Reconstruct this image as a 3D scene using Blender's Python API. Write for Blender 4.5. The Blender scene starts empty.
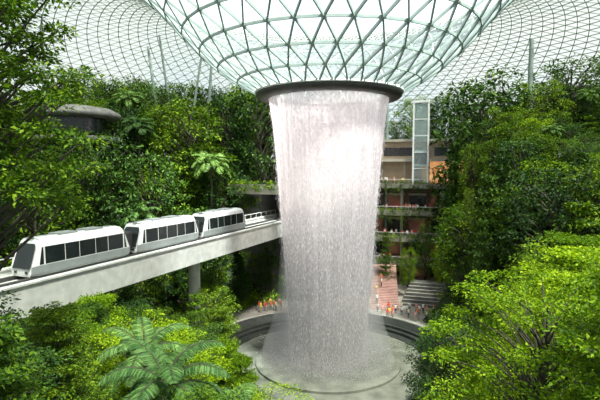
import bpy, math, random
import numpy as np
from mathutils import Vector, Matrix

rng = np.random.default_rng(11)
random.seed(11)
scn = bpy.context.scene
COL = scn.collection
CX, CY = 3.6, 60.0          # axis of the waterfall
CAMZ = 24.0
R2 = math.pi * 2

# ------------------------------------------------------------------ materials
def new_mat(name):
    m = bpy.data.materials.new(name); m.use_nodes = True
    nt = m.node_tree
    for n in list(nt.nodes): nt.nodes.remove(n)
    out = nt.nodes.new('ShaderNodeOutputMaterial')
    return m, nt, out

def N(nt, t, **kw):
    n = nt.nodes.new(t)
    for k, v in kw.items(): setattr(n, k, v)
    return n

def ramp(nt, fac, stops):
    r = N(nt, 'ShaderNodeValToRGB')
    els = r.color_ramp.elements
    while len(els) < len(stops): els.new(0.5)
    for e, (p, c) in zip(els, stops):
        e.position = p; e.color = (*c, 1) if len(c) == 3 else c
    nt.links.new(fac, r.inputs['Fac'])
    return r.outputs['Color']

def simple(name, c1, c2=None, rough=0.6, scale=2.0, metal=0.0, bump=0.0, emis=0.0):
    m, nt, out = new_mat(name)
    b = N(nt, 'ShaderNodeBsdfPrincipled')
    b.inputs['Roughness'].default_value = rough
    b.inputs['Metallic'].default_value = metal
    c2 = c2 or tuple(x * 0.8 for x in c1)
    tc = N(nt, 'ShaderNodeTexCoord'); no = N(nt, 'ShaderNodeTexNoise')
    no.inputs['Scale'].default_value = scale; no.inputs['Detail'].default_value = 6
    nt.links.new(tc.outputs['Object'], no.inputs['Vector'])
    col = ramp(nt, no.outputs['Fac'], [(0.3, c2), (0.7, c1)])
    nt.links.new(col, b.inputs['Base Color'])
    if emis:
        nt.links.new(col, b.inputs['Emission Color']); b.inputs['Emission Strength'].default_value = emis
    if bump:
        bp = N(nt, 'ShaderNodeBump'); bp.inputs['Strength'].default_value = bump
        nt.links.new(no.outputs['Fac'], bp.inputs['Height']); nt.links.new(bp.outputs['Normal'], b.inputs['Normal'])
    nt.links.new(b.outputs[0], out.inputs[0])
    return m

def leaf_mat(name, dark, mid, light, trans=0.35):
    m, nt, out = new_mat(name)
    g = N(nt, 'ShaderNodeNewGeometry'); oi = N(nt, 'ShaderNodeObjectInfo')
    col = ramp(nt, g.outputs['Random Per Island'], [(0.0, dark), (0.5, mid), (1.0, light)])
    hs = N(nt, 'ShaderNodeHueSaturation'); hs.inputs['Saturation'].default_value = 1.08
    mr = N(nt, 'ShaderNodeMapRange'); mr.inputs['To Min'].default_value = 0.5; mr.inputs['To Max'].default_value = 1.45
    nt.links.new(oi.outputs['Random'], mr.inputs['Value'])
    nt.links.new(mr.outputs[0], hs.inputs['Value'])
    mh = N(nt, 'ShaderNodeMapRange'); mh.inputs['To Min'].default_value = 0.50; mh.inputs['To Max'].default_value = 0.465
    nt.links.new(oi.outputs['Random'], mh.inputs['Value']); nt.links.new(mh.outputs[0], hs.inputs['Hue'])
    nt.links.new(col, hs.inputs['Color'])
    b = N(nt, 'ShaderNodeBsdfPrincipled'); b.inputs['Roughness'].default_value = 0.55
    b.inputs['Specular IOR Level'].default_value = 0.25
    nt.links.new(hs.outputs[0], b.inputs['Base Color'])
    t = N(nt, 'ShaderNodeBsdfTranslucent'); nt.links.new(hs.outputs[0], t.inputs['Color'])
    mx = N(nt, 'ShaderNodeMixShader'); mx.inputs[0].default_value = trans
    nt.links.new(b.outputs[0], mx.inputs[1]); nt.links.new(t.outputs[0], mx.inputs[2])
    nt.links.new(mx.outputs[0], out.inputs[0])
    return m

def glass_mat(name, tint, milky, mcol, gloss=0.04):
    m, nt, out = new_mat(name)
    tr = N(nt, 'ShaderNodeBsdfTransparent'); tr.inputs['Color'].default_value = (*tint, 1)
    tl = N(nt, 'ShaderNodeBsdfTranslucent'); tl.inputs['Color'].default_value = (*mcol, 1)
    df = N(nt, 'ShaderNodeBsdfDiffuse'); df.inputs['Color'].default_value = (*mcol, 1)
    gl = N(nt, 'ShaderNodeBsdfGlossy'); gl.inputs['Roughness'].default_value = 0.15
    a = N(nt, 'ShaderNodeMixShader'); a.inputs[0].default_value = 0.3
    nt.links.new(tl.outputs[0], a.inputs[1]); nt.links.new(df.outputs[0], a.inputs[2])
    b = N(nt, 'ShaderNodeMixShader'); b.inputs[0].default_value = milky
    nt.links.new(tr.outputs[0], b.inputs[1]); nt.links.new(a.outputs[0], b.inputs[2])
    c = N(nt, 'ShaderNodeMixShader'); c.inputs[0].default_value = gloss
    nt.links.new(b.outputs[0], c.inputs[1]); nt.links.new(gl.outputs[0], c.inputs[2])
    nt.links.new(c.outputs[0], out.inputs[0])
    return m

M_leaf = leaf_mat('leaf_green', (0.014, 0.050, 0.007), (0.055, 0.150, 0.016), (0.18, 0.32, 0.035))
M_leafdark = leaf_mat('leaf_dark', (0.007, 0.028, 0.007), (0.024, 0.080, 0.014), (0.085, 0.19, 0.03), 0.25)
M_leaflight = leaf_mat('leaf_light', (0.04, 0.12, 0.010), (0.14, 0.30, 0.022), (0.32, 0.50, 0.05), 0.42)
M_palm = leaf_mat('palm_green', (0.03, 0.09, 0.02), (0.07, 0.18, 0.04), (0.17, 0.31, 0.09), 0.3)
M_fern = leaf_mat('fern_green', (0.025, 0.085, 0.025), (0.06, 0.165, 0.05), (0.15, 0.29, 0.10), 0.35)
M_bark = simple('bark', (0.085, 0.075, 0.055), (0.03, 0.026, 0.02), 0.9, 4, bump=0.4)
M_soil = simple('forest_ground', (0.03, 0.06, 0.015), (0.012, 0.02, 0.008), 0.95, 0.6, bump=0.3)
M_strut = simple('roof_steel_grey', (0.36, 0.40, 0.38), (0.28, 0.32, 0.30), 0.5, 1)
M_strut2 = simple('roof_steel_green', (0.26, 0.32, 0.30), (0.18, 0.24, 0.22), 0.45, 1)
M_glass_bowl = glass_mat('funnel_glass', (0.78, 0.84, 0.87), 0.08, (0.85, 0.90, 0.90), 0.03)
M_glass_out = glass_mat('roof_glass', (0.42, 0.445, 0.43), 0.05, (0.62, 0.66, 0.64), 0.02)
M_conc = simple('pale_concrete', (0.52, 0.53, 0.50), (0.38, 0.39, 0.37), 0.7, 1.2, bump=0.05)
M_plaza = simple('plaza_stone', (0.32, 0.30, 0.27), (0.22, 0.21, 0.19), 0.5, 0.8)
M_rim = simple('pool_rim_stone', (0.05, 0.055, 0.05), (0.025, 0.03, 0.025), 0.35, 1.5)
M_rimlight = simple('walkway_stone', (0.46, 0.45, 0.41), (0.34, 0.34, 0.31), 0.5, 1.0)
M_darkmet = simple('dark_metal', (0.06, 0.06, 0.06), (0.035, 0.035, 0.035), 0.4, 2, 0.4)
M_ring = simple('ring_bronze', (0.055, 0.050, 0.046), (0.03, 0.027, 0.026), 0.45, 1)
M_white = simple('white_steel', (0.74, 0.75, 0.74), (0.66, 0.67, 0.66), 0.4, 1)
M_trainwhite = simple('train_white', (0.62, 0.63, 0.62), (0.52, 0.53, 0.52), 0.3, 0.8)
M_traingrey = simple('train_grey', (0.24, 0.26, 0.26), (0.18, 0.20, 0.20), 0.35, 0.8)
M_window = simple('train_window', (0.014, 0.019, 0.019), (0.008, 0.012, 0.012), 0.2, 1)
M_beige = simple('beige_render', (0.50, 0.37, 0.26), (0.39, 0.29, 0.20), 0.7, 0.6)
M_warm = simple('warm_shopfront', (0.95, 0.50, 0.20), (0.45, 0.18, 0.07), 0.5, 0.7, emis=0.8)
M_shop = simple('shop_interior', (0.26, 0.09, 0.06), (0.06, 0.035, 0.028), 0.6, 0.5, emis=0.2)
M_dim = simple('interior_wall', (0.16, 0.11, 0.08), (0.08, 0.06, 0.045), 0.8, 0.5)
M_slab = simple('slab_concrete', (0.42, 0.39, 0.33), (0.30, 0.28, 0.24), 0.7, 0.7)
M_terra = simple('terracotta_paving', (0.42, 0.25, 0.22), (0.28, 0.17, 0.15), 0.7, 1.0)
M_greystep = simple('grey_steps', (0.14, 0.14, 0.13), (0.08, 0.08, 0.075), 0.7, 1.0)
M_lamp = simple('ceiling_lamp', (1.0, 0.85, 0.6), (0.95, 0.8, 0.55), 0.5, 1, emis=7)

def pool_mat():
    m, nt, out = new_mat('pool_water')
    b = N(nt, 'ShaderNodeBsdfPrincipled'); b.inputs['Roughness'].default_value = 0.16
    tc = N(nt, 'ShaderNodeTexCoord'); no = N(nt, 'ShaderNodeTexNoise')
    no.inputs['Scale'].default_value = 0.5; no.inputs['Detail'].default_value = 8
    nt.links.new(tc.outputs['Object'], no.inputs['Vector'])
    col = ramp(nt, no.outputs['Fac'], [(0.3, (0.10, 0.11, 0.09)), (0.7, (0.23, 0.24, 0.20))])
    nt.links.new(col, b.inputs['Base Color'])
    n2 = N(nt, 'ShaderNodeTexNoise'); n2.inputs['Scale'].default_value = 6; n2.inputs['Detail'].default_value = 4
    nt.links.new(tc.outputs['Object'], n2.inputs['Vector'])
    bp = N(nt, 'ShaderNodeBump'); bp.inputs['Strength'].default_value = 0.35
    nt.links.new(n2.outputs['Fac'], bp.inputs['Height']); nt.links.new(bp.outputs['Normal'], b.inputs['Normal'])
    nt.links.new(b.outputs[0], out.inputs[0]); return m
M_pool = pool_mat()

def water_mat(name, us, vs, lo, hi, amin, amax, bottom=0.45):
    m, nt, out = new_mat(name)
    uv = N(nt, 'ShaderNodeUVMap'); uv.uv_map = 'UVMap'
    def noise(u, v, det):
        mp = N(nt, 'ShaderNodeMapping'); mp.inputs['Scale'].default_value = (u, v, 1)
        nt.links.new(uv.outputs[0], mp.inputs[0])
        no = N(nt, 'ShaderNodeTexNoise'); no.inputs['Scale'].default_value = 1; no.inputs['Detail'].default_value = det
        no.inputs['Roughness'].default_value = 0.6
        nt.links.new(mp.outputs[0], no.inputs['Vector']); return no.outputs['Fac']
    a1 = noise(us, vs, 4); a2 = noise(us * 1.6, vs * 16, 2)
    av = N(nt, 'ShaderNodeMath', operation='MULTIPLY_ADD'); nt.links.new(a2, av.inputs[0]); av.inputs[1].default_value = 0.5
    hf = N(nt, 'ShaderNodeMath', operation='MULTIPLY'); nt.links.new(a1, hf.inputs[0]); hf.inputs[1].default_value = 0.5
    nt.links.new(hf.outputs[0], av.inputs[2])
    mr = N(nt, 'ShaderNodeMapRange'); mr.inputs['From Min'].default_value = lo; mr.inputs['From Max'].default_value = hi
    mr.inputs['To Min'].default_value = amin; mr.inputs['To Max'].default_value = amax
    nt.links.new(av.outputs[0], mr.inputs['Value'])
    sp = N(nt, 'ShaderNodeSeparateXYZ'); nt.links.new(uv.outputs[0], sp.inputs[0])
    mv = N(nt, 'ShaderNodeMapRange'); mv.inputs['From Min'].default_value = 0.0; mv.inputs['From Max'].default_value = 0.8
    mv.inputs['To Min'].default_value = bottom; mv.inputs['To Max'].default_value = 1.0
    nt.links.new(sp.outputs['Y'], mv.inputs['Value'])
    mu = N(nt, 'ShaderNodeMath', operation='MULTIPLY'); nt.links.new(mr.outputs[0], mu.inputs[0]); nt.links.new(mv.outputs[0], mu.inputs[1])
    wc = (0.84, 0.785, 0.81, 1)
    df = N(nt, 'ShaderNodeBsdfDiffuse'); df.inputs['Color'].default_value = wc
    tl = N(nt, 'ShaderNodeBsdfTranslucent'); tl.inputs['Color'].default_value = wc
    a = N(nt, 'ShaderNodeMixShader'); a.inputs[0].default_value = 0.5
    nt.links.new(df.outputs[0], a.inputs[1]); nt.links.new(tl.outputs[0], a.inputs[2])
    tr = N(nt, 'ShaderNodeBsdfTransparent')
    mx = N(nt, 'ShaderNodeMixShader')
    nt.links.new(mu.outputs[0], mx.inputs[0])
    nt.links.new(tr.outputs[0], mx.inputs[1]); nt.links.new(a.outputs[0], mx.inputs[2])
    nt.links.new(mx.outputs[0], out.inputs[0]); return m
M_fall1 = water_mat('falling_water', 130, 4, 0.34, 0.64, 0.38, 0.92, 0.50)
M_fall2 = water_mat('falling_water_inner', 90, 3, 0.38, 0.62, 0.30, 0.80, 0.35)
def drop_mat():
    m, nt, out = new_mat('water_droplets')
    df = N(nt, 'ShaderNodeBsdfDiffuse'); df.inputs['Color'].default_value = (.92, .88, .90, 1)
    tl = N(nt, 'ShaderNodeBsdfTranslucent'); tl.inputs['Color'].default_value = (.92, .88, .90, 1)
    a = N(nt, 'ShaderNodeMixShader'); a.inputs[0].default_value = 0.5
    nt.links.new(df.outputs[0], a.inputs[1]); nt.links.new(tl.outputs[0], a.inputs[2]); nt.links.new(a.outputs[0], out.inputs[0]); return m
M_drop = drop_mat()
def mist_mat():
    m, nt, out = new_mat('waterfall_mist')
    v = N(nt, 'ShaderNodeVolumeScatter'); v.inputs['Color'].default_value = (1, 1, 1, 1); v.inputs['Density'].default_value = 0.085
    v.inputs['Anisotropy'].default_value = 0.1
    nt.links.new(v.outputs[0], out.inputs['Volume']); return m
M_mist = mist_mat()

# ------------------------------------------------------------------ mesh builder (quads)
def unit(a):
    return a / np.maximum(np.linalg.norm(a, axis=-1, keepdims=True), 1e-9)

class MB:
    def __init__(s): s.v = []; s.q = []; s.m = []; s.n = 0
    def add(s, v, q, mat=0):
        v = np.asarray(v, float).reshape(-1, 3); q = np.asarray(q, int).reshape(-1, 4)
        s.v.append(v); s.q.append(q + s.n); s.m.append(np.full(len(q), mat)); s.n += len(v)
    def leaves(s, P, D, Nn, L, W, mat=0, fold=0.12):
        D = unit(D); S = unit(np.cross(D, Nn)); U = np.cross(S, D)
        L = np.broadcast_to(np.asarray(L, float), (len(P),))[:, None]
        W = np.broadcast_to(np.asarray(W, float), (len(P),))[:, None]
        a = P; c = P + D * L - U * L * fold
        b = P + D * L * 0.45 + S * W + U * L * fold * 0.5; d = P + D * L * 0.45 - S * W + U * L * fold * 0.5
        v = np.stack([a, b, c, d], 1).reshape(-1, 3)
        s.add(v, np.arange(len(v)).reshape(-1, 4), mat)
    def clump(s, c, rad, n, size, mat=0, up=0.15, asp=0.28):
        u = unit(rng.normal(size=(n, 3))); u[:, 2] = np.where(rng.random(n) < 0.45, np.abs(u[:, 2]), u[:, 2])
        r = rng.random(n)[:, None] ** 0.5
        P = np.asarray(c) + u * r * np.asarray(rad)
        D = u * np.array([1, 1, 0.4]) + rng.normal(size=(n, 3)) * 0.35 + np.array([0, 0, up - 0.3])
        Nn = np.array([0, 0, 1.0]) + rng.normal(size=(n, 3)) * 0.4
        L = size * rng.uniform(0.65, 1.35, n)
        s.leaves(P, D, Nn, L, L * asp, mat)
    def tube(s, pts, rad, k=6, mat=0):
        pts = np.asarray(pts, float); n = len(pts)
        T = unit(np.gradient(pts, axis=0))
        ref = np.where(np.abs(T[:, 2:3]) > 0.9, np.array([[1.0, 0, 0]]), np.array([[0, 0, 1.0]]))
        A = unit(np.cross(T, ref)); B = np.cross(T, A)
        an = np.arange(k) / k * R2
        rad = np.broadcast_to(np.asarray(rad, float), (n,))
        v = pts[:, None] + rad[:, None, None] * (np.cos(an)[None, :, None] * A[:, None] + np.sin(an)[None, :, None] * B[:, None])
        q = []
        for i in range(n - 1):
            for j in range(k):
                q.append((i*k+j, i*k+(j+1) % k, (i+1)*k+(j+1) % k, (i+1)*k+j))
        s.add(v, q, mat)
    def box(s, x0, x1, y0, y1, z0, z1, mat=0):
        v = [(x0,y0,z0),(x1,y0,z0),(x1,y1,z0),(x0,y1,z0),(x0,y0,z1),(x1,y0,z1),(x1,y1,z1),(x0,y1,z1)]
        s.add(v, [(0,3,2,1),(4,5,6,7),(0,1,5,4),(1,2,6,5),(2,3,7,6),(3,0,4,7)], mat)
    def struts(s, A, B, w, h, mat=0):
        A = np.asarray(A, float); B = np.asarray(B, float)
        D = unit(B - A); up = np.tile([0, 0, 1.0], (len(A), 1))
        S = np.cross(D, up); bad = np.linalg.norm(S, axis=1) < 1e-3; S[bad] = [1, 0, 0]; S = unit(S); U = np.cross(S, D)
        c = []
        for P in (A, B):
            for sx, sz in ((-1, -1), (1, -1), (1, 1), (-1, 1)):
                c.append(P + S * sx * w / 2 + U * sz * h / 2)
        v = np.stack(c, 1).reshape(-1, 3); base = (np.arange(len(A)) * 8)[:, None, None]
        f = np.array([(0,1,5,4),(1,2,6,5),(2,3,7,6),(3,0,4,7)])[None]
        s.add(v, (base + f).reshape(-1, 4), mat)
    def lathe(s, prof, k=96, mat=0, cx=0, cy=0, closed=False):
        prof = np.asarray(prof, float); n = len(prof); an = np.arange(k) / k * R2
        v = np.stack([cx + prof[:, 0:1] * np.cos(an), cy + prof[:, 0:1] * np.sin(an), np.repeat(prof[:, 1:2], k, 1)], -1)
        q = []
        for i in range(n if closed else n - 1):
            a = i; b = (i + 1) % n
            for j in range(k): q.append((a*k+j, a*k+(j+1) % k, b*k+(j+1) % k, b*k+j))
        s.add(v, q, mat)
    def mesh(s, name, mats, smooth=False):
        me = bpy.data.meshes.new(name)
        me.from_pydata(np.concatenate(s.v).tolist(), [], np.concatenate(s.q).tolist())
        for m in mats: me.materials.append(m)
        me.polygons.foreach_set('material_index', np.concatenate(s.m).astype(np.int32))
        if smooth: me.polygons.foreach_set('use_smooth', np.ones(len(me.polygons), bool))
        me.update(); return me

def obj(name, me, loc=(0, 0, 0), rot=0.0, sc=1.0, parent=None):
    o = bpy.data.objects.new(name, me); COL.objects.link(o)
    o.location = loc; o.rotation_euler = (0, 0, rot)
    o.scale = (sc, sc, sc) if not hasattr(sc, '__len__') else sc
    if parent: o.parent = parent
    return o

def empty(name, loc=(0, 0, 0)):
    e = bpy.data.objects.new(name, None); COL.objects.link(e); e.location = loc; return e

# ------------------------------------------------------------------ terrain
def sst(a, b, x):
    t = np.clip((x - a) / (b - a), 0, 1); return t * t * (3 - 2 * t)

def gate(x, y):
    dx = x - CX; dy = y - CY; r = np.hypot(dx, dy); th = np.arctan2(dx, dy)
    return (1 - sst(0.30, 0.42, np.abs(th - 0.50))) * (1 - sst(60, 68, r))

def terr(x, y):
    x = np.asarray(x, float); y = np.asarray(y, float)
    dx = x - CX; dy = y - CY; r = np.hypot(dx, dy) + 1e-6
    sx = dx / r; c = -dy / r
    r0 = 26 - 7 * sst(0.2, 0.8, sx)
    hm = 26 - 13 * sst(-0.1, 0.75, c)
    H = hm * sst(0, 1, (r - r0) / 24)
    H = H * 0.45 + 0.55 * (np.floor(H / 3) * 3 + 3 * sst(0.6, 1.0, H / 3 - np.floor(H / 3)))
    return H * (1 - gate(x, y)) - 0.12
rs = np.concatenate([np.linspace(16.6, 60, 90), np.linspace(61, 90, 24)]); K = 240
an = np.arange(K) / K * R2
X = CX + rs[:, None] * np.cos(an); Y = CY + rs[:, None] * np.sin(an)
mb = MB(); q = [(i*K+j, i*K+(j+1) % K, (i+1)*K+(j+1) % K, (i+1)*K+j) for i in range(len(rs)-1) for j in range(K)]
mb.add(np.stack([X, Y, terr(X, Y)], -1), q)
obj('forest_hillside_ground', mb.mesh('forest_hillside_ground', [M_soil], True))

mb = MB()
mb.lathe([(16.5, -0.9), (16.5, 0.0), (19.5, 0.0)], 120, 1, CX, CY)
mb.lathe([(19.5, 0.0), (62, 0.0), (62, -0.5)], 120, 0, CX, CY)
obj('floor', mb.mesh('floor', [M_plaza, M_rimlight]))
mb = MB()
mb.lathe([(16.5, 0.0), (16.5, 0.9), (16.1, 0.9), (15.6, 0.05), (15.2, 0.05), (15.2, -0.35), (14.5, -0.35), (14.5, -0.75), (13.2, -0.75), (13.2, -0.9)], 120, 0, CX, CY)
mb.lathe([(14.2, -0.85), (9.4, -0.85), (9.4, -0.55), (8.9, -0.5), (0.02, -0.6)], 120, 1, CX, CY)
obj('circular_pool', mb.mesh('circular_pool', [M_rim, M_pool]))

# ------------------------------------------------------------------ glass roof
pr = np.array([8.9, 10.8, 13.6, 16.8, 20.2, 24, 29.5, 36, 45, 54, 62, 70, 77, 82, 85, 86.5])
pz = np.array([33.6, 34.5, 36.2, 39.0, 42.6, 46.0, 48.9, 50.2, 49.8, 47.3, 43.8, 38.6, 31.5, 23.5, 14, 5])
def smooth_prof():
    tt = np.linspace(0, len(pr) - 1, 600)
    def cr(v):
        res = []
        for x in tt:
            i = min(int(x), len(v) - 2); f = x - i
            p0 = v[max(i-1, 0)]; p1 = v[i]; p2 = v[i+1]; p3 = v[min(i+2, len(v)-1)]
            res.append(0.5*((2*p1)+(-p0+p2)*f+(2*p0-5*p1+4*p2-p3)*f*f+(-p0+3*p1-3*p2+p3)*f**3))
        return np.array(res)
    return cr(pr), cr(pz)
SR, SZ = smooth_prof()
SL = np.concatenate([[0], np.cumsum(np.hypot(np.diff(SR), np.diff(SZ)))])
def at_len(L): return np.interp(L, SL, SR), np.interp(L, SL, SZ)
Lsplit = np.interp(24.0, SR[:300], SL[:300])

def shell(name, Ls, n, gm, sm, w, h, parent):
    rr, zz = at_len(np.array(Ls)); pts = []
    for i in range(len(Ls)):
        a = (np.arange(n) + (0.5 if i % 2 else 0)) / n * R2
        pts.append(np.stack([CX + rr[i]*np.cos(a), CY + rr[i]*np.sin(a), np.full(n, zz[i])], -1))
    V = np.concatenate(pts); E = []; F = []
    for i in range(len(Ls)):
        for j in range(n):
            a = i*n + j; b = i*n + (j+1) % n; E.append((a, b))
            if i < len(Ls) - 1:
                if i % 2 == 0: c = (i+1)*n + j; d = (i+1)*n + (j-1) % n
                else: c = (i+1)*n + (j+1) % n; d = (i+1)*n + j
                E.append((a, c)); E.append((a, d)); F.append((a, b, c)); F.append((a, c, d))
    me = bpy.data.meshes.new(name + '_glass'); me.from_pydata(V.tolist(), [], F); me.materials.append(gm); me.update()
    obj(name + '_glass', me, parent=parent)
    E = np.array(E); mb = MB(); mb.struts(V[E[:, 0]], V[E[:, 1]], w, h)
    obj(name + '_steel_grid', mb.mesh(name + '_steel_grid', [sm]), parent=parent)
roof = empty('glass_dome_roof')
shell('funnel', np.linspace(0, Lsplit, 8), 36, M_glass_bowl, M_strut2, 0.17, 0.30, roof)
Lend = SL[-1]
shell('outer', np.linspace(Lsplit, Lend, 53), 144, M_glass_out, M_strut, 0.12, 0.14, roof)

mb = MB()
mb.lathe([(9.0, 33.75), (9.15, 33.45), (9.1, 33.1), (8.8, 32.85), (7.9, 32.7), (7.3, 32.8), (7.2, 33.5), (8.2, 33.75)], 128, 0, CX, CY, True)
mb.lathe([(8.9, 33.80), (9.32, 33.70), (9.3, 33.48), (9.0, 33.48)], 128, 1, CX, CY, True)
obj('oculus_ring', mb.mesh('oculus_ring', [M_ring, M_white], True))

def column(x, y, branches=True, r=0.42, lean=(0, 0)):
    z0 = float(terr(x, y)) - 0.3; rr = math.hypot(x + lean[0] - CX, y + lean[1] - CY)
    zt = float(np.interp(rr, SR[:520], SZ[:520]))
    mb = MB(); zj = zt - 6 if branches else zt
    f = (zj - z0) / (zt - z0)
    j = (lean[0] * f, lean[1] * f, zj - z0)
    mb.tube([(0, 0, 0), (j[0]*.5, j[1]*.5, j[2]*.5), j], [r, r, r*0.8], 12)
    if branches:
        for a in range(4):
            t = a * math.pi/2 + 0.5
            ex, ey = lean[0] + 2.6*math.cos(t), lean[1] + 2.6*math.sin(t)
            re = math.hypot(x + ex - CX, y + ey - CY)
            ze = float(np.interp(re, SR[:520], SZ[:520])) - z0
            mb.tube([j, ((j[0]+ex)/2, (j[1]+ey)/2, (j[2]+ze)/2), (ex, ey, ze)], [r*0.5, r*0.4, r*0.35], 8)
    obj('roof_column', mb.mesh('roof_column', [M_strut2], True), (x, y, z0))
column(43.5, 90, branches=False, r=.5); column(-27.5, 96, r=.3, branches=False, lean=(-3, 0)); column(-20, 98, lean=(3, -4), branches=False, r=.3)
column(-25, 97, lean=(-2, -5), branches=False, r=.25); column(-24, 98, lean=(5, -3), branches=False, r=.25)
column(19.5, 106, r=.35); column(50, 72, branches=False, r=.22); column(-43, 80, r=.3); column(47, 98, branches=False, r=.22)

# ------------------------------------------------------------------ waterfall
def fall_r(z, k=1.0):
    t = np.clip((32.9 - z) / 33.4, 0, 1)
    return k * (7.6 - 2.1 * t ** 0.65 - 0.75 * t)
def fall_shell(name, k, mat, parent):
    n = 180; zs = np.linspace(32.9, -0.5, 60); V = []; F = []
    ph = rng.random(6) * R2
    for i, z in enumerate(zs):
        for j in range(n + 1):
            a = j / n * R2 + math.pi/2
            t = i / (len(zs) - 1)
            w = 1 + (0.014*math.sin(9*a+ph[0]) + 0.010*math.sin(23*a+ph[1]) + 0.008*math.sin(47*a+ph[2])) * (0.2 + t)
            r = float(fall_r(z, k)) * w
            V.append((r*math.cos(a), r*math.sin(a), z))
    for i in range(len(zs) - 1):
        for j in range(n):
            F.append((i*(n+1)+j, i*(n+1)+j+1, (i+1)*(n+1)+j+1, (i+1)*(n+1)+j))
    me = bpy.data.meshes.new(name); me.from_pydata(V, [], F); me.materials.append(mat)
    uv = me.uv_layers.new(name='UVMap')
    for l in me.loops:
        i, j = divmod(l.vertex_index, n + 1)
        uv.data[l.index].uv = (j / n, 1 - i / 59)
    me.polygons.foreach_set('use_smooth', np.ones(len(me.polygons), bool)); me.update()
    obj(name, me, parent=parent)
fall = empty('indoor_waterfall', (CX, CY, 0))
fall_shell('water_curtain', 1.0, M_fall1, fall)
fall_shell('water_curtain_inner', 0.86, M_fall2, fall)
n = 26000; a = rng.random(n) * R2; z = 32.7 - rng.random(n) ** 0.8 * 33
r = fall_r(z) * (1 + rng.normal(size=n) * 0.02 + (rng.random(n) ** 3) * 0.14 * (33 - z) / 33)
L = rng.uniform(0.1, 0.5, n)
P = np.stack([r*np.cos(a), r*np.sin(a), z], -1)
mb = MB(); mb.leaves(P, np.tile([0, 0, -1.0], (n, 1)), np.stack([np.cos(a), np.sin(a), 0*a], -1) + rng.normal(size=(n, 3))*.5, L, rng.uniform(.012, .032, n), 0, 0.0)
n = 20000; a = rng.random(n)*R2; r = 5.0 + rng.normal(size=n)*1.5; z = -0.5 + np.abs(rng.normal(size=n))*1.6
P = np.stack([r*np.cos(a), r*np.sin(a), z], -1)
mb.leaves(P, rng.normal(size=(n, 3)), rng.normal(size=(n, 3)), 0.09, 0.035, 0)
obj('water_strands', mb.mesh('water_strands', [M_drop]), parent=fall)
mb = MB(); mb.lathe([(0.02, -0.45), (8.6, -0.45), (8.4, 1.5), (7.4, 4), (6.6, 8), (6.2, 13), (5.8, 18), (4, 22), (0.02, 23)], 48, 0)
obj('mist', mb.mesh('mist', [M_mist]), parent=fall)

# ------------------------------------------------------------------ trees
def wob(H, n, amp):
    z = np.linspace(0, H, n); x = np.cumsum(rng.normal(size=n)) * amp; y = np.cumsum(rng.normal(size=n)) * amp
    x -= x[0]; y -= y[0]; return np.stack([x, y, z], -1)

def broadleaf(name, H=12, R=4.3, clumps=55, nl=80, leaf=0.33, lo=0.35, mat=None, flat=0.55, cr=0.27, asp=.28):
    mb = MB(); tr = wob(H*0.9, 8, 0.12); tr[0, 2] = -0.8
    mb.tube(tr, np.linspace(0.028*H*.75, 0.006*H, 8), 8, 1)
    for i in range(clumps):
        t = lo + (1 - lo) * (i + 0.5) / clumps; a = i * 2.39996 + rng.normal()*0.2
        rad = R * math.sqrt(max(0.04, 1 - ((t - 0.6) / 0.5) ** 2)) * rng.uniform(0.45, 1.0)
        c = np.array([rad*math.cos(a), rad*math.sin(a), t*H - 0.04*H])
        zb = max(0.2*H, (t - 0.2 - 0.1*rng.random()) * H); b = np.array([np.interp(zb, tr[:, 2], tr[:, 0]), np.interp(zb, tr[:, 2], tr[:, 1]), zb])
        mid = (b + c)/2 + np.array([0, 0, 0.03*H])
        bs = 1.0 if clumps < 100 else 0.6
        mb.tube([b, mid, c], [0.0065*H*bs, 0.0045*H*bs, 0.002*H*bs], 4, 1)
        k = R * cr * rng.uniform(0.75, 1.25)
        mb.clump(c, (k, k, k*flat), nl, leaf, 0, asp=asp)
    return mb.mesh(name, [mat, M_bark]), H, R

def tiered(name, H=13, R=3.6, layers=9, nb=8, nl=26, leaf=0.33, mat=None, lo=0.25):
    mb = MB(); tr = wob(H*0.98, 8, 0.06); tr[0, 2] = -0.8
    mb.tube(tr, np.linspace(0.016*H, 0.004*H, 8), 8, 1)
    for l in range(layers):
        t = lo + (1 - lo) * l / (layers - 1); Rl = R * (1.0 - 0.78 * (t - lo)/(1 - lo)) * rng.uniform(.85, 1.15)
        zb = t*H*0.97
        for k in range(nb):
            a = (k + rng.random()*.6) / nb * R2 + l
            e = np.array([Rl*math.cos(a), Rl*math.sin(a), zb + 0.12*Rl + rng.normal()*0.15])
            b = np.array([np.interp(zb, tr[:, 2], tr[:, 0]), np.interp(zb, tr[:, 2], tr[:, 1]), zb - .2])
            mb.tube([b, (b+e)/2 + np.array([0, 0, .15]), e], [0.05, 0.035, 0.015], 4, 1)
            for f in (0.4, 0.7, 0.98):
                c = b + (e - b)*f + np.array([0, 0, 0.1]); w = 0.27*Rl + 0.15
                mb.clump(c, (w, w, 0.16), nl, leaf, 0, up=0.2)
    return mb.mesh(name, [mat, M_bark]), H, R

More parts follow.
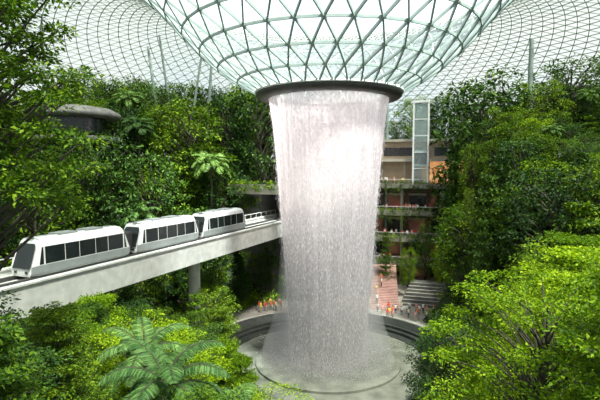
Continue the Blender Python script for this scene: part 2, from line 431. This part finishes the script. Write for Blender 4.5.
def frond(mb, base, az, e0, L, nlf, ll, drop=1.9, mat=0, rmat=1, wl=0.05):
    s = np.linspace(0, 1, 14); el = e0 - drop * s ** 1.3; ds = L / 13
    h = np.concatenate([[0], np.cumsum(np.cos(el[:-1]) * ds)]); z = np.concatenate([[0], np.cumsum(np.sin(el[:-1]) * ds)])
    pts = np.stack([base[0] + h*math.cos(az), base[1] + h*math.sin(az), base[2] + z], -1)
    mb.tube(pts, np.linspace(0.04, 0.008, 14) * L / 3.5, 4, rmat)
    u = np.linspace(0.12, 1.0, nlf); P = np.stack([np.interp(u, s, pts[:, i]) for i in range(3)], -1)
    T = unit(np.stack([np.interp(u, s, np.gradient(pts[:, i])) for i in range(3)], -1))
    side = np.array([-math.sin(az), math.cos(az), 0]); up = np.cross(T, side); up *= np.sign(up[:, 2:3] + 1e-6)
    ln = ll * (np.sin(np.clip(u*0.93 + 0.07, 0, 1) * math.pi) ** 0.55 + 0.05)
    for sg in (-1, 1):
        D = sg*side*1.0 + T*0.55 + np.array([0, 0, -0.28]) + rng.normal(size=(nlf, 3))*0.07
        mb.leaves(P, D, up + rng.normal(size=(nlf, 3))*.1, ln, wl, mat, 0.12)

def palm(name, H=10, nf=18, L=3.2, mat=None, nlf=34, ll=0.75, trunk=0.14, wl=0.05):
    mb = MB(); tr = wob(H, 8, 0.10); tr[0, 2] = -0.8
    mb.tube(tr, np.linspace(trunk*1.3, trunk*0.8, 8), 8, 1); top = tr[-1]
    mb.tube([top, top+np.array([0, 0, .45])], [trunk*1.1, trunk*.5], 8, 0)
    for i in range(nf):
        frond(mb, top + np.array([0, 0, 0.3]), i*2.39996, 1.35 - 1.25*(i/nf), L*rng.uniform(.85, 1.1), nlf, ll, 1.7+rng.random()*.4, wl=wl)
    return mb.mesh(name, [mat, M_bark]), H + 1.6, L

T = {}
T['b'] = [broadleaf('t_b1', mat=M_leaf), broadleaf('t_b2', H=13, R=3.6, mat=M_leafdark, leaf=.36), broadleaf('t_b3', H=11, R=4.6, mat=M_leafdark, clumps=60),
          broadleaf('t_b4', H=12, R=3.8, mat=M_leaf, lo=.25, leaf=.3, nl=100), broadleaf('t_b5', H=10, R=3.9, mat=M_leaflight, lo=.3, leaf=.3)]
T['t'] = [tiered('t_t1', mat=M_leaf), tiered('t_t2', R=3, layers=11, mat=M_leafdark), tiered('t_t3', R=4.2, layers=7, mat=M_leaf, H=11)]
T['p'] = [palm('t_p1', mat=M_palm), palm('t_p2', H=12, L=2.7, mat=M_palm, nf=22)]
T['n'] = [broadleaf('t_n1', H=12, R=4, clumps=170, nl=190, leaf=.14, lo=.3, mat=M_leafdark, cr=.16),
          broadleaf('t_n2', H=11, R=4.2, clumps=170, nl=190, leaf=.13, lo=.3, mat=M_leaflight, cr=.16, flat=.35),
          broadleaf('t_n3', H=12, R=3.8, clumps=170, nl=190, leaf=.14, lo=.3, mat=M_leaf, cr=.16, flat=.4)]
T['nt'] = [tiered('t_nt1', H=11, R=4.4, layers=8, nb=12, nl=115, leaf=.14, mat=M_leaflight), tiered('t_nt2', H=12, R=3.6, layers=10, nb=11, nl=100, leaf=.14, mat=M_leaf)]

NAMES = {'b': 'rainforest_tree', 't': 'tiered_almond_tree', 'p': 'palm_tree', 'n': 'rainforest_tree', 'nt': 'tiered_almond_tree'}
placed = []
def plant(kind, idx, x, y, ztop, wide=1.0, rot=None):
    me, H, R = T[kind][idx]; z0 = float(terr(x, y))
    s = (ztop - z0) / H; sx = s * wide
    obj(NAMES[kind], me, (x, y, z0), rng.random()*R2 if rot is None else rot, (sx, sx, s))
    placed.append((x, y))

key = [
 # right side
 ('t', 1, 26.5, 66, 23, .7), ('t', 0, 31, 72, 26, .8), ('p', 0, 34, 75, 28.5, 1), ('p', 1, 50, 82, 38, 1),
 ('b', 0, 44, 86, 40, .9), ('t', 0, 37, 66, 25, .8), ('b', 3, 33, 60, 20, .9), ('t', 1, 23.5, 60, 16, .6),
 ('b', 1, 36, 92, 41, .8), ('b', 2, 52, 90, 45, .9), ('b', 3, 40, 98, 44, .8), ('b', 0, 55, 80, 44, .9), ('b', 1, 33.5, 84, 33, .7),
 ('n', 0, 11.6, 36, 12.0, .75), ('n', 2, 15.6, 34, 12.6, .9), ('nt', 0, 13.8, 23, 18.8, 1.2), ('nt', 0, 17.5, 29, 19.0, 1.3), ('n', 1, 12.2, 18.0, 17.2, 1.0), ('nt', 0, 10.4, 22.5, 15.4, 1.0),
 ('nt', 0, 20.5, 35, 19, 1.1), ('b', 3, 27, 49, 17, 1), ('t', 2, 31, 52, 20, 1), ('b', 0, 38, 55, 26, 1), ('n', 1, 12.8, 28, 13.0, .8), ('n', 1, 9.6, 18.0, 14.2, .7),
 ('b', 4, 20.5, 88, 9.5, .45), ('b', 0, 28.4, 79, 21, .38), ('b', 3, 30.5, 83, 29, .42), ('b', 3, 29, 75.5, 10, .7), ('b', 1, 32, 90, 33, .42), ('b', 4, 26.8, 87.5, 10.5, .45), ('b', 0, 24.2, 90, 14, .35),
 ('t', 1, 28.8, 88, 25, .5), ('t', 0, 16.6, 90, 12, .5),
 # left side
 ('p', 0, -33, 92, 39, 1), ('p', 1, -28, 82, 33, 1), ('b', 3, -21.5, 88, 37, .9), ('b', 1, -15, 95, 39, .8), ('b', 2, -8, 98, 41, .8), ('t', 1, -12, 96, 34, .8),
 ('b', 1, -24, 74, 27, .7), ('b', 2, -31, 70, 30, .8), ('t', 0, -35.5, 66, 27.5, .9), ('b', 3, -39, 70, 30, .9), ('p', 1, -16, 84, 27, .9),
 ('b', 0, -27, 100, 42, .8), ('b', 2, -35, 98, 43, .8), ('b', 1, -19, 102, 42, .8), ('b', 3, -42, 92, 43, .8),
 ('n', 0, -8.2, 27, 13.6, .8), ('n', 2, -11.0, 40, 12.0, .8), ('nt', 1, -7.0, 40, 12.0, .8), ('n', 0, -9.2, 34, 12.5, .8), ('nt', 0, -4.6, 28, 13.4, .7), ('nt', 0, -2.9, 23, 14.6, .55),
 ('n', 0, -11, 18.5, 18.0, .9), ('b', 0, -11, 60, 9, .9), ('b', 1, -6.5, 86, 9.5, .5), ('t', 1, -10, 79, 9, .8), ('b', 3, -13.5, 72, 9, .8),
 ('b', 4, -12.5, 64, 8.5, .7), ('t', 0, -12.2, 54, 9.5, .8),
]
for k, i, x, y, zt, w in key: plant(k, i, x, y, zt, w)

me = broadleaf('t_big', H=20.5, R=4.6, clumps=240, nl=200, leaf=.15, lo=.56, mat=M_leaf, cr=.15, flat=.35)[0]
obj('rainforest_tree', me, (-10.4, 12.8, float(terr(-10.4, 12.8))), 0.6, 1.0)
placed.append((-10.4, 12.8))
me = broadleaf('t_big2', H=13, R=3.4, clumps=150, nl=190, leaf=.13, lo=.3, mat=M_leafdark, cr=.17)[0]
obj('rainforest_tree', me, (-9.2, 11.0, float(terr(-9.2, 11.0))), 2.6, (.9, .9, .66)); placed.append((-9.2, 11))

def fern_tree(H, L, nf=16):
    return palm('t_fern', H=H, nf=nf, L=L, mat=M_fern, nlf=80, ll=0.5, trunk=0.12, wl=0.024)[0]
for x, y, zc, L, rt in ((-4.4, 15.4, 16.6, 2.5, .3), (-6.6, 19, 16.0, 2.3, 2), (-2.9, 15.5, 15.2, 1.9, 1)):
    z0 = float(terr(x, y)); obj('tree_fern', fern_tree(zc - z0, L), (x, y, z0), rt); placed.append((x, y))

def track_x(y): return -38.6 + 0.41*y
def lim(py, y): return CAMZ - (py - 170) * y / 470
def cap(x, y):
    """canopy height allowed so the garden's views (train, atrium, pool) stay open"""
    a = x / max(y, 1); px = 300 + 470*a; z = 99.
    z = min(z, lim(78 + (100 - y) * 1.9 if y < 100 else 72, y))
    if px < 290:
        yb = 38.6 / (0.41 - a)
        if y < yb + 2: z = min(z, lim(176 + 11.8 * 470 / yb, y))
        if y < 50: z = min(z, lim(np.interp(px, [0, 100, 150, 190, 230, 270, 290], [278, 290, 322, 325, 312, 345, 400]), y))
        if y < 19 and 90 < px < 260: z = min(z, lim(405, y))
        if 50 < px < 112 and y < 76: z = min(z, lim(134, y))
        if 225 < px < 290 and y < 88: z = min(z, lim(255, y))
    if 378 < px < 455 and y < 100: z = min(z, lim(315, y))
    if px > 400 and y < 50: z = min(z, lim(np.interp(px, [400, 420, 500, 540, 600], [360, 330, 310, 268, 250]), y))
    return z

cand = 0
for _ in range(9000):
    rr = rng.uniform(24, 70); th = rng.random()*R2
    x = CX + rr*math.sin(th); y = CY + rr*math.cos(th)
    if y < 9 or abs(x) > 0.72*y + 6: continue
    if float(gate(x, y)) > 0.05: continue
    if any((x-a)**2 + (y-b)**2 < (3.1 if y > 60 else 3.3)**2 for a, b in placed): continue
    dl = abs(x - track_x(y)) * 0.925
    z0 = float(terr(x, y))
    if z0 < 0.3 and rr < 26: continue
    H = rng.uniform(10, 19); zt = min(z0 + H, cap(x, y), 45)
    if dl < 5.5 and y < 92: zt = min(zt, 11.5)
    if -14 < x < 6 and 83 < y < 98: continue
    if (x+36)**2 + (y-76)**2 < 45: continue
    hh = zt - z0
    if hh < 2.2: continue
    u = rng.random()
    px = 300 + 470*x/y
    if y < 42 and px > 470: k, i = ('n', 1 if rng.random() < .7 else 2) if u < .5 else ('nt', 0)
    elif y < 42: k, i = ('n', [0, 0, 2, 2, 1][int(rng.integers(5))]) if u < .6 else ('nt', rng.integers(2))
    elif u < .58: k, i = 'b', rng.integers(5)
    elif u < .82: k, i = 't', rng.integers(3)
    else: k, i = 'p', rng.integers(2)
    wide = (1.0 if hh > 8 else min(2.0, 8/hh)) * (0.85 if hh > 12 else 1)
    if k == 'p' and hh < 7: k, i = 'b', 0
    Rp = 470 / y * T[k][int(i)][2] * hh / T[k][int(i)][1] * wide * 1.1
    if y < 62 and px + Rp > (238 if y > 32 else 275) and px - Rp < 402 and zt > lim(402, y): continue
    plant(k, int(i), x, y, zt, wide); cand += 1
    if cand > 460: break
print('trees', cand)

mb = MB(); cnt = 0
while cnt < 2800:
    rr = rng.uniform(21, 66); th = rng.random()*R2
    x = CX + rr*math.sin(th); y = CY + rr*math.cos(th)
    if y < 8 or abs(x) > 0.75*y + 5 or float(gate(x, y)) > 0.1: continue
    z0 = float(terr(x, y))
    if z0 < 0.0 and rr < 24: continue
    s = rng.uniform(0.7, 1.5) if y > 40 else rng.uniform(.5, 1.1)
    mb.clump((x, y, z0 + s*0.5), (s, s, s*0.8), 70 if y > 40 else 160, 0.38 if y > 40 else .18, int(rng.integers(3)), up=.3)
    cnt += 1
obj('understory_shrubs', mb.mesh('understory_shrubs', [M_leaf, M_leafdark, M_leaflight]))

# ------------------------------------------------------------------ bridge and train
tdir = np.array([0.41, 1.0]); tdir /= np.linalg.norm(tdir); tang = -math.atan2(tdir[0], tdir[1])
y0, y1 = 24.0, 90.0
Lb = (y1 - y0) / tdir[1]
br = empty('elevated_train_bridge', (track_x(y0), y0, 0)); br.rotation_euler = (0, 0, tang)
mb = MB()
mb.box(-3.0, 3.0, 0, Lb, 13.6, 14.9)
mb.box(-3.4, -3.0, 0, Lb, 12.9, 15.35); mb.box(3.0, 3.4, 0, Lb, 12.9, 15.35)
mb.box(-3.55, -2.9, 0, Lb, 15.35, 15.5); mb.box(2.9, 3.55, 0, Lb, 15.35, 15.5)
mb.box(-1.2, -0.8, 0, Lb, 14.9, 15.2, 1); mb.box(0.8, 1.2, 0, Lb, 14.9, 15.2, 1)
obj('bridge_deck', mb.mesh('bridge_deck', [M_conc, M_darkmet]), parent=br)
mb = MB()
for s in (12, 39.5):
    mb.tube([(0, s, -1), (0, s, 12.0)], [0.75, 0.75], 20)
    mb.tube([(0, s, 12.0), (0, s, 13.6)], [0.8, 2.2], 20)
obj('bridge_piers', mb.mesh('bridge_piers', [M_conc], True), parent=br)
mb = MB(); sx = -3.2
A = [(sx, s, 15.5) for s in np.arange(1, Lb, 2.0)]; B = [(sx, s, 16.3) for s in np.arange(1, Lb, 2.0)]
mb.struts(A, B, .06, .06); mb.struts([(sx, 0, 16.3)], [(sx, Lb, 16.3)], .07, .07)
obj('bridge_railing', mb.mesh('bridge_railing', [M_white]), parent=br)

def car_mesh():
    prof = [(-1.2, 0.35), (-1.36, 0.6), (-1.42, 1.25), (-1.42, 1.3), (-1.38, 2.75), (-1.36, 2.8), (-1.22, 3.15), (-0.85, 3.38), (-0.3, 3.45),
            (0.3, 3.45), (0.85, 3.38), (1.22, 3.15), (1.36, 2.8), (1.38, 2.75), (1.42, 1.3), (1.42, 1.25), (1.36, 0.6), (1.2, 0.35)]
    st = [(-5.6, .84, .90), (-5.45, .90, .95), (-5.0, .97, .99), (-4.6, 1, 1), (-4.45, 1, 1), (-2.5, 1, 1), (-2.44, 1, 1), (-0.95, 1, 1), (-.90, 1, 1), (0, 1, 1), (.90, 1, 1), (.95, 1, 1), (2.44, 1, 1), (2.5, 1, 1), (4.45, 1, 1), (4.6, 1, 1), (5.0, .97, .99), (5.45, .90, .95), (5.6, .84, .90)]
    V = []; n = len(prof)
    for y, sx, sz in st:
        for x, z in prof:
            sl = -np.sign(y) * 0.9 * max(0, (z - 1.2) / 2.3) ** 1.2 * (abs(y) > 4.9)
            V.append((x*sx, y + sl * (1 if abs(y) > 5.3 else .5), 0.35 + (z - 0.35)*sz))
    F = []; MI = []
    for i in range(len(st) - 1):
        ym = (st[i][0] + st[i+1][0]) / 2; wdt = st[i+1][0] - st[i][0]
        for j in range(n):
            k = (j + 1) % n; F.append((i*n+j, i*n+k, (i+1)*n+k, (i+1)*n+j))
            win = j in (3, 13); low = j in (0, 1, 15, 16, 17)
            if win and abs(ym) < 4.5 and wdt > 0.1: MI.append(1)
            elif win and 4.6 < abs(ym) < 5.1: MI.append(1)
            elif low: MI.append(2)
            elif j in (8,): MI.append(2)
            else: MI.append(0)
    me = bpy.data.meshes.new('train_car_body')
    for i, sg in ((0, -1), (len(st)-1, 1)):
        F.append([i*n+j for j in range(n)] if sg > 0 else [i*n+j for j in range(n-1, -1, -1)]); MI.append(0)
    for i, sg in ((0, -1), (len(st)-1, 1)):
        yy = st[i][0] + sg*0.03; b = len(V)
        for x, z in ((-1.02, 1.0), (1.02, 1.0), (1.0, 2.75), (.82, 3.0), (-.82, 3.0), (-1.0, 2.75)):
            V.append((x, yy - sg*0.9*max(0, (z*1.05-1.2)/2.3)**1.2 + sg*0.02, z))
        F.append([b, b+1, b+2, b+3, b+4, b+5]); MI.append(1)
        b = len(V)
        for x in (-.8, -.45, .45, .8):
            V.extend([(x, yy+sg*.02, .6), (x, yy+sg*.02, .8)])
        F.append([b, b+2, b+3, b+1]); MI.append(1); F.append([b+4, b+6, b+7, b+5]); MI.append(1)
    me.from_pydata(V, [], F)
    for m in (M_trainwhite, M_window, M_traingrey): me.materials.append(m)
    for p, m in zip(me.polygons, MI): p.material_index = m
    me.update(); return me
cm = car_mesh()
mb = MB(); mb.box(-1.1, 1.1, -4.8, 4.8, -0.1, 0.4)
for yy in (-3.6, 3.6):
    for xx in (-1.0, 1.0): mb.tube([(xx-.12, yy, .12), (xx+.12, yy, .12)], [.42, .42], 14)
um = mb.mesh('car_underframe', [M_darkmet])
mb = MB(); mb.box(-.65, .65, -2.4, -.4, 3.42, 3.56); mb.box(-.65, .65, .6, 2.6, 3.42, 3.56); rm = mb.mesh('roof_units', [M_traingrey])
mb = MB(); mb.box(-.55, .55, -.5, .5, .6, 2.6)
gm_ = mb.mesh('gangway', [M_darkmet])
for i, yy in enumerate((43.4, 54.8, 66.2)):
    e = empty('train_car', (track_x(yy), yy, 14.9)); e.rotation_euler = (0, 0, tang)
    obj('body', cm, parent=e); obj('underframe', um, parent=e); obj('roof_units', rm, parent=e)
    if i < 2: obj('gangway', gm_, (0, 6.2, 0), parent=e)

mb = MB()
mb.box(-9, -4.4, 0, 14, 0, 19.6); mb.box(4.4, 8, 0, 14, 0, 19.6); mb.box(-4.4, 4.4, 0, 14, 0, 12.9)
mb.box(-10, 9.5, -2.0, 14, 19.6, 20.5, 1); mb.box(-4.4, 4.4, 13, 14, 12.9, 19.6, 2)
mb.box(-10, 9.5, -2.2, -1.9, 20.5, 21.4, 1)
obj('train_station_portal', mb.mesh('train_station_portal', [M_greystep, M_slab, M_darkmet]), (track_x(86), 86, 0), tang)
def vines(name, ax, ay, bx, by, z, n, drop=1.2, w=.45):
    mb = MB()
    for i in range(n):
        f = (i + rng.random())/n; x = ax + (bx-ax)*f; y = ay + (by-ay)*f; d = drop*rng.uniform(.3, 1.2)
        mb.clump((x, y - .1, z + .25), (w, w, .45), 45, .3, int(rng.integers(3)), up=.3)
        mb.clump((x, y - .35, z - d/2), (.4, .22, d/2), 50, .26, int(rng.integers(2)), up=-.4)
    obj(name, mb.mesh(name, [M_leaf, M_leafdark, M_leaflight]))
c_, s_ = math.cos(tang), math.sin(tang)
def ploc(lx, ly): return track_x(86) + lx*c_ - ly*s_, 86 + lx*s_ + ly*c_
vines('hanging_planter', *ploc(-10, -2.1), *ploc(9.5, -2.1), 21.3, 30, 1.8)
for zz in (18, 14.5, 11, 7.5, 4):
    vines('hanging_planter', *ploc(-9, -.1), *ploc(-4.6, -.1), zz, 8, 3)
    vines('hanging_planter', *ploc(4.6, -.1), *ploc(8.2, -.1), zz, 8, 3)
for zz in (11, 7.5, 4): vines('hanging_planter', *ploc(-4.6, -.1), *ploc(4.6, -.1), zz, 14, 3)

# round viewing pavilion on the left hillside
px_, py_ = -36, 76; pz0 = float(terr(px_, py_))
mb = MB()
mb.lathe([(0.05, 34.2-pz0), (3, 34.1-pz0), (5.5, 33.7-pz0), (6.8, 33.0-pz0), (7.0, 32.4-pz0), (6.6, 32.2-pz0), (0.05, 32.1-pz0)], 48, 0)
mb.lathe([(4.6, -1), (4.6, 32.3-pz0)], 48, 1)
mb.lathe([(6.6, 28.4-pz0), (6.6, 29.2-pz0), (6.4, 29.2-pz0), (6.4, 28.4-pz0)], 48, 0, closed=True)
mb.lathe([(6.4, 28.4-pz0), (4.6, 28.3-pz0)], 48, 0)
obj('round_viewing_pavilion', mb.mesh('round_viewing_pavilion', [M_greystep, M_window], True), (px_, py_, pz0))

# ------------------------------------------------------------------ mall terraces (right rear)
MX, MY = 26.0, 97.0; mang = -0.28
mall = empty('shopping_gallery', (MX, MY, 0)); mall.rotation_euler = (0, 0, mang)
lv = [4.8, 9.8, 15.2, 20.9]
mb = MB()
for i, z in enumerate(lv):
    y00 = -1.5 + i*0.8
    mb.box(-14, 15, y00, 14, z - 0.55, z, 0)
    mb.box(-14, 15, y00 - .3, y00, z - 0.75, z + 0.35, 0)
    mb.box(-14, 15, 7, 7.4, z, z + 5.2, 1)
mb.box(-14, 15, 7, 7.4, 0, 4.4, 1)
for x in (-13.5, -5, 3, 12.5): mb.tube([(x, 2.6, 0), (x, 2.6, 21)], [.3, .3], 14, 0)
obj('floor_slabs', mb.mesh('floor_slabs', [M_slab, M_dim, M_white]), parent=mall)
mb = MB()
for i, z in enumerate([0] + lv[:3]):
    for k in range(6):
        x = -13 + k*4.7
        mb.box(x, x + 3.4, 6.8, 6.95, z + .3, z + 3.2, 0 if (k + i) % 2 else 1)
        mb.box(x - .2, x + 3.6, 6.5, 6.9, z + 3.2, z + 3.6, 2)
obj('shopfronts', mb.mesh('shopfronts', [M_window, M_shop, M_slab]), parent=mall)
mb = MB()
for i, z in enumerate(lv):
    for k in range(9):
        x = -12.5 + k*3.2; mb.box(x, x + 0.8, 3, 3.3, z - .62, z - .56)
obj('ceiling_lamps', mb.mesh('ceiling_lamps', [M_lamp]), parent=mall)
mb = MB()
mb.box(-10, 14, 3.0, 14, 26.4, 30.0, 0); mb.box(-10.5, 14.5, 1.8, 14, 30.0, 30.5, 2)
mb.box(-10.5, 14.5, 1.8, 14, 25.8, 26.4, 2)
mb.box(-9.5, -1, 4.4, 14, 21, 25.8, 0); mb.box(-1, 3.5, 4.0, 14, 21, 25.8, 1); mb.box(3.5, 13.5, 4.4, 14, 21, 25.8, 1)
for x in (-10, -4.6, .5, 6, 13.5): mb.box(x-.15, x+.15, 2.6, 3.0, 21, 26, 2)
mb.box(-9, -1, 2.9, 3.0, 27.0, 28.8, 3); mb.box(1.5, 12.5, 2.9, 3.0, 27.0, 28.8, 3)
obj('upper_restaurant', mb.mesh('upper_restaurant', [M_beige, M_warm, M_slab, M_window]), parent=mall)
mb = MB()
for i, z in enumerate(lv):
    y00 = -1.6 + i*0.8
    A = [(x, y00, z + .3) for x in np.arange(-14, 15.1, 1.5)]; B = [(x, y00, z + 1.15) for x in np.arange(-14, 15.1, 1.5)]
    mb.struts(A, B, .06, .06); mb.struts([(-14, y00, z+1.15)], [(15, y00, z+1.15)], .09, .09)
obj('balustrades', mb.mesh('balustrades', [M_white]), parent=mall)
c2, s2 = math.cos(mang), math.sin(mang)
def mloc(lx, ly): return MX + lx*c2 - ly*s2, MY + lx*s2 + ly*c2
for i, z in enumerate(lv): vines('hanging_planter', *mloc(-14, -1.9+i*.8), *mloc(15, -1.9+i*.8), z + .1, 40, 2.8, .6)

mb = MB(); w = 1.5; zt = 17.0
for sx in (-w, w):
    for sy in (-w, w): mb.box(sx-.16, sx+.16, sy-.16, sy+.16, 0, zt)
A = []; B = []
for z in np.arange(3.4, zt+.1, 3.4):
    for p, q_ in (((-w, -w), (w, -w)), ((w, -w), (w, w)), ((w, w), (-w, w)), ((-w, w), (-w, -w))):
        A.append((*p, z)); B.append((*q_, z))
mb.struts(A, B, .14, .14)
mb.box(-w-.2, w+.2, -w-.2, w+.2, zt, zt+.4)
mb.box(-1.1, 1.1, -1.1, 1.1, 4.3, 6.9, 1); mb.box(-1.2, 1.2, -1.2, 1.2, 6.9, 7.2); mb.box(-1.2, 1.2, -1.2, 1.2, 4.0, 4.3)
for sgy in (-w+.05, w-.05): mb.box(-w, w, sgy-.02, sgy+.02, 0, zt, 2)
ex, ey = mloc(-1.2, 2.2)
obj('elevator_tower', mb.mesh('elevator_tower', [M_white, M_window, glass_mat('lift_glass', (.8, .88, .88), .2, (.8, .85, .85), .08)]), (ex, ey, 20.9), mang)

mb = MB(); nst = 29
for i in range(nst):
    mb.box(-2.4, 2.4, i*0.5, nst*0.5 + 1, i*0.165, (i+1)*0.165)
mb.box(-2.8, -2.4, 0, nst*.5+1, 0, 1.0, 1)
obj('stairway', mb.mesh('stairway', [M_terra, M_slab]), (14.6, 79.5, 0), -0.16)
mb = MB()
for i in range(7):
    mb.box(-5.5 + i*.2, 5.5 - i*.2, i*0.9, 8, i*0.42, (i+1)*0.42)
    mb.box(-5.5 + i*.2, 5.5 - i*.2, i*0.9 - .02, i*.9 + .25, (i+1)*0.42, (i+1)*0.42 + .04, 1)
obj('stepped_seating', mb.mesh('stepped_seating', [M_greystep, M_slab]), (23.2, 80.5, 0), -0.3)

# ------------------------------------------------------------------ people
def person_mesh(shirt, pants, hair, skin, stride=0.12, arm=0.05):
    V = [(0,0,.95),(0,0,1.15),(0,0,1.34),(0,-.005,1.47),(0,-.01,1.55),(0,-.015,1.62),(0,0,1.70)]
    Rr = [.15,.14,.165,.055,.08,.10,.08]; E = [(0,1),(1,2),(2,3),(3,4),(4,5),(5,6)]
    def add(p, r, par): V.append(p); Rr.append(r); E.append((par, len(V)-1)); return len(V)-1
    add((0,-.12,1.6), .014, 5); add((.10,.0,1.61), .016, 5); add((-.10,.0,1.61), .016, 5)
    for sg in (-1, 1):
        sh = add((sg*.19,0,1.39), .066, 2); el = add((sg*.25, .03 - sg*arm*.5, 1.12), .048, sh)
        wr = add((sg*.26, -.05 - sg*arm, .88), .032, el); pa = add((sg*.26, -.07 - sg*arm, .82), .032, wr)
        for k in range(4): add((sg*.26, -.10 + k*.022 - sg*arm, .735 + abs(k-1.3)*.008), .009, pa)
        add((sg*.24, -.12 - sg*arm, .79), .010, pa)
        hp = add((sg*.095, 0, .87), .105, 0); kn = add((sg*.105, -.03 - sg*stride*.6, .49), .07, hp)
        ak = add((sg*.105, .02 - sg*stride, .09), .045, kn); add((sg*.11, -.13 - sg*stride, .045), .04, ak)
    me = bpy.data.meshes.new('sk'); me.from_pydata(V, E, []); o = bpy.data.objects.new('sk', me); COL.objects.link(o)
    o.modifiers.new('s', 'SKIN')
    for i, sv in enumerate(me.skin_vertices[0].data):
        sv.radius = (Rr[i], Rr[i]*(.72 if i in (0, 1, 2) else 1)); sv.use_root = (i == 0)
    sb = o.modifiers.new('ss', 'SUBSURF'); sb.levels = 1; sb.render_levels = 1
    bpy.context.view_layer.update()
    dg = bpy.context.evaluated_depsgraph_get(); m2 = bpy.data.meshes.new_from_object(o.evaluated_get(dg))
    bpy.data.objects.remove(o)
    m2.materials.clear()
    for m in (skin, shirt, pants, hair): m2.materials.append(m)
    for p in m2.polygons:
        x, y, z = p.center
        if z > 1.66 or (z > 1.53 and y > .02): k = 3
        elif z > 1.46: k = 0
        elif abs(x) > .185 and z < 1.2 and z > .7: k = 0
        elif z > .96: k = 1
        elif z < .09: k = 3
        else: k = 2
        p.material_index = k; p.use_smooth = True
    return m2
def pm(n, c): return simple(n, c, tuple(x*.85 for x in c), .8, 3)
skins = [pm('skin_a', (.62, .40, .28)), pm('skin_b', (.42, .25, .16))]; hair = pm('hair', (.03, .022, .018))
shirts = [pm('shirt_white', (.85, .85, .85)), pm('shirt_red', (.80, .05, .04)), pm('shirt_yellow', (.90, .62, .08)), pm('shirt_cream', (.85, .78, .62)), pm('shirt_coral', (.85, .22, .12)), pm('shirt_pink', (.9, .40, .42))]
pants = [pm('trousers_navy', (.04, .05, .10)), pm('trousers_grey', (.30, .30, .30)), pm('trousers_khaki', (.45, .36, .24))]
PM = [person_mesh(shirts[i % 6], pants[i % 3], hair, skins[i % 2], [.02, .16, .1][i % 3], [.02, .1, .05][i % 3]) for i in range(12)]
def person(x, y, z, rot=None): obj('person', PM[int(rng.integers(12))], (x, y, z), rng.random()*R2 if rot is None else rot, rng.uniform(.96, 1.1))
for x, y in ((14.6, 75.5), (15.2, 75.8), (14.2, 74.8), (14.9, 74.3), (20.2, 73.8), (21.1, 74.2), (22.2, 73.4), (23, 74.6), (21.8, 75.4), (19.2, 75.2), (24.1, 73.2), (17.9, 77.2), (16.8, 76.4),
             (-6.2, 80), (-5.2, 80.6), (-4.4, 79.8), (-3.6, 81), (-7.0, 79), (-5.8, 78.6), (-4.1, 78.9), (-5.0, 79.4), (-3.2, 79.3), (-6.6, 78), (11.5, 79.6), (12.2, 80.1), (25.6, 76.2), (26.5, 75.4), (10, 79),
             (18.6, 78.4), (19.6, 78.0), (20.6, 77.4), (17.2, 78.6), (22.4, 77.0), (23.4, 76.6), (13.1, 78.2), (13.8, 77.4), (24.6, 77.3), (21.4, 72.2), (18.4, 73.6),
             (20.9, 76.2), (19.8, 76.8), (22.9, 75.8), (17.6, 75.0), (23.8, 75.2), (16.0, 77.4), (15.0, 78.4)):
    person(x, y, 0.0)
for s in (3, 6, 9, 13, 16, 22, 25):
    person(14.6 + (s*.5)*.16 + rng.uniform(-1.5, 1.5), 79.5 + s*.5 + .25, (s+1)*.165)
for i, z in enumerate(lv):
    for k in range(20):
        lx = rng.uniform(-13, 0) if k < 15 else rng.uniform(0, 13); ly = rng.uniform(-1.1, .6) + i*.8
        x, y = mloc(lx, ly); person(x, y, z)

# ------------------------------------------------------------------ light, sky, camera
w = bpy.data.worlds.new('sky'); scn.world = w; w.use_nodes = True; nt = w.node_tree
bg = nt.nodes['Background']; tc = N(nt, 'ShaderNodeTexCoord'); no = N(nt, 'ShaderNodeTexNoise')
no.inputs['Scale'].default_value = 2.2; no.inputs['Detail'].default_value = 6
nt.links.new(tc.outputs['Generated'], no.inputs['Vector'])
col = ramp(nt, no.outputs['Fac'], [(0.35, (0.70, 0.84, 0.97)), (0.6, (1.0, 1.0, 1.0))])
nt.links.new(col, bg.inputs['Color']); bg.inputs['Strength'].default_value = 2.1
sd = bpy.data.lights.new('sun', 'SUN'); sd.energy = 27.0; sd.angle = 0.14; sd.color = (1, 0.96, 0.86)
so = bpy.data.objects.new('sun', sd); COL.objects.link(so)
dirv = Vector((-0.30, 0.40, -1.0)); so.rotation_euler = dirv.to_track_quat('-Z', 'Y').to_euler(); so.location = (0, 0, 120)

cd = bpy.data.cameras.new('camera'); cam = bpy.data.objects.new('camera', cd); COL.objects.link(cam)
cd.sensor_width = 36; cd.lens = 36 * 470 / 600; cd.clip_end = 600
cam.location = (0, 0, CAMZ); cam.rotation_euler = (math.radians(90 - 3.65), 0, 0)
scn.camera = cam
scn.view_settings.view_transform = 'Standard'
try: scn.cycles.transparent_max_bounces = 24
except Exception: pass
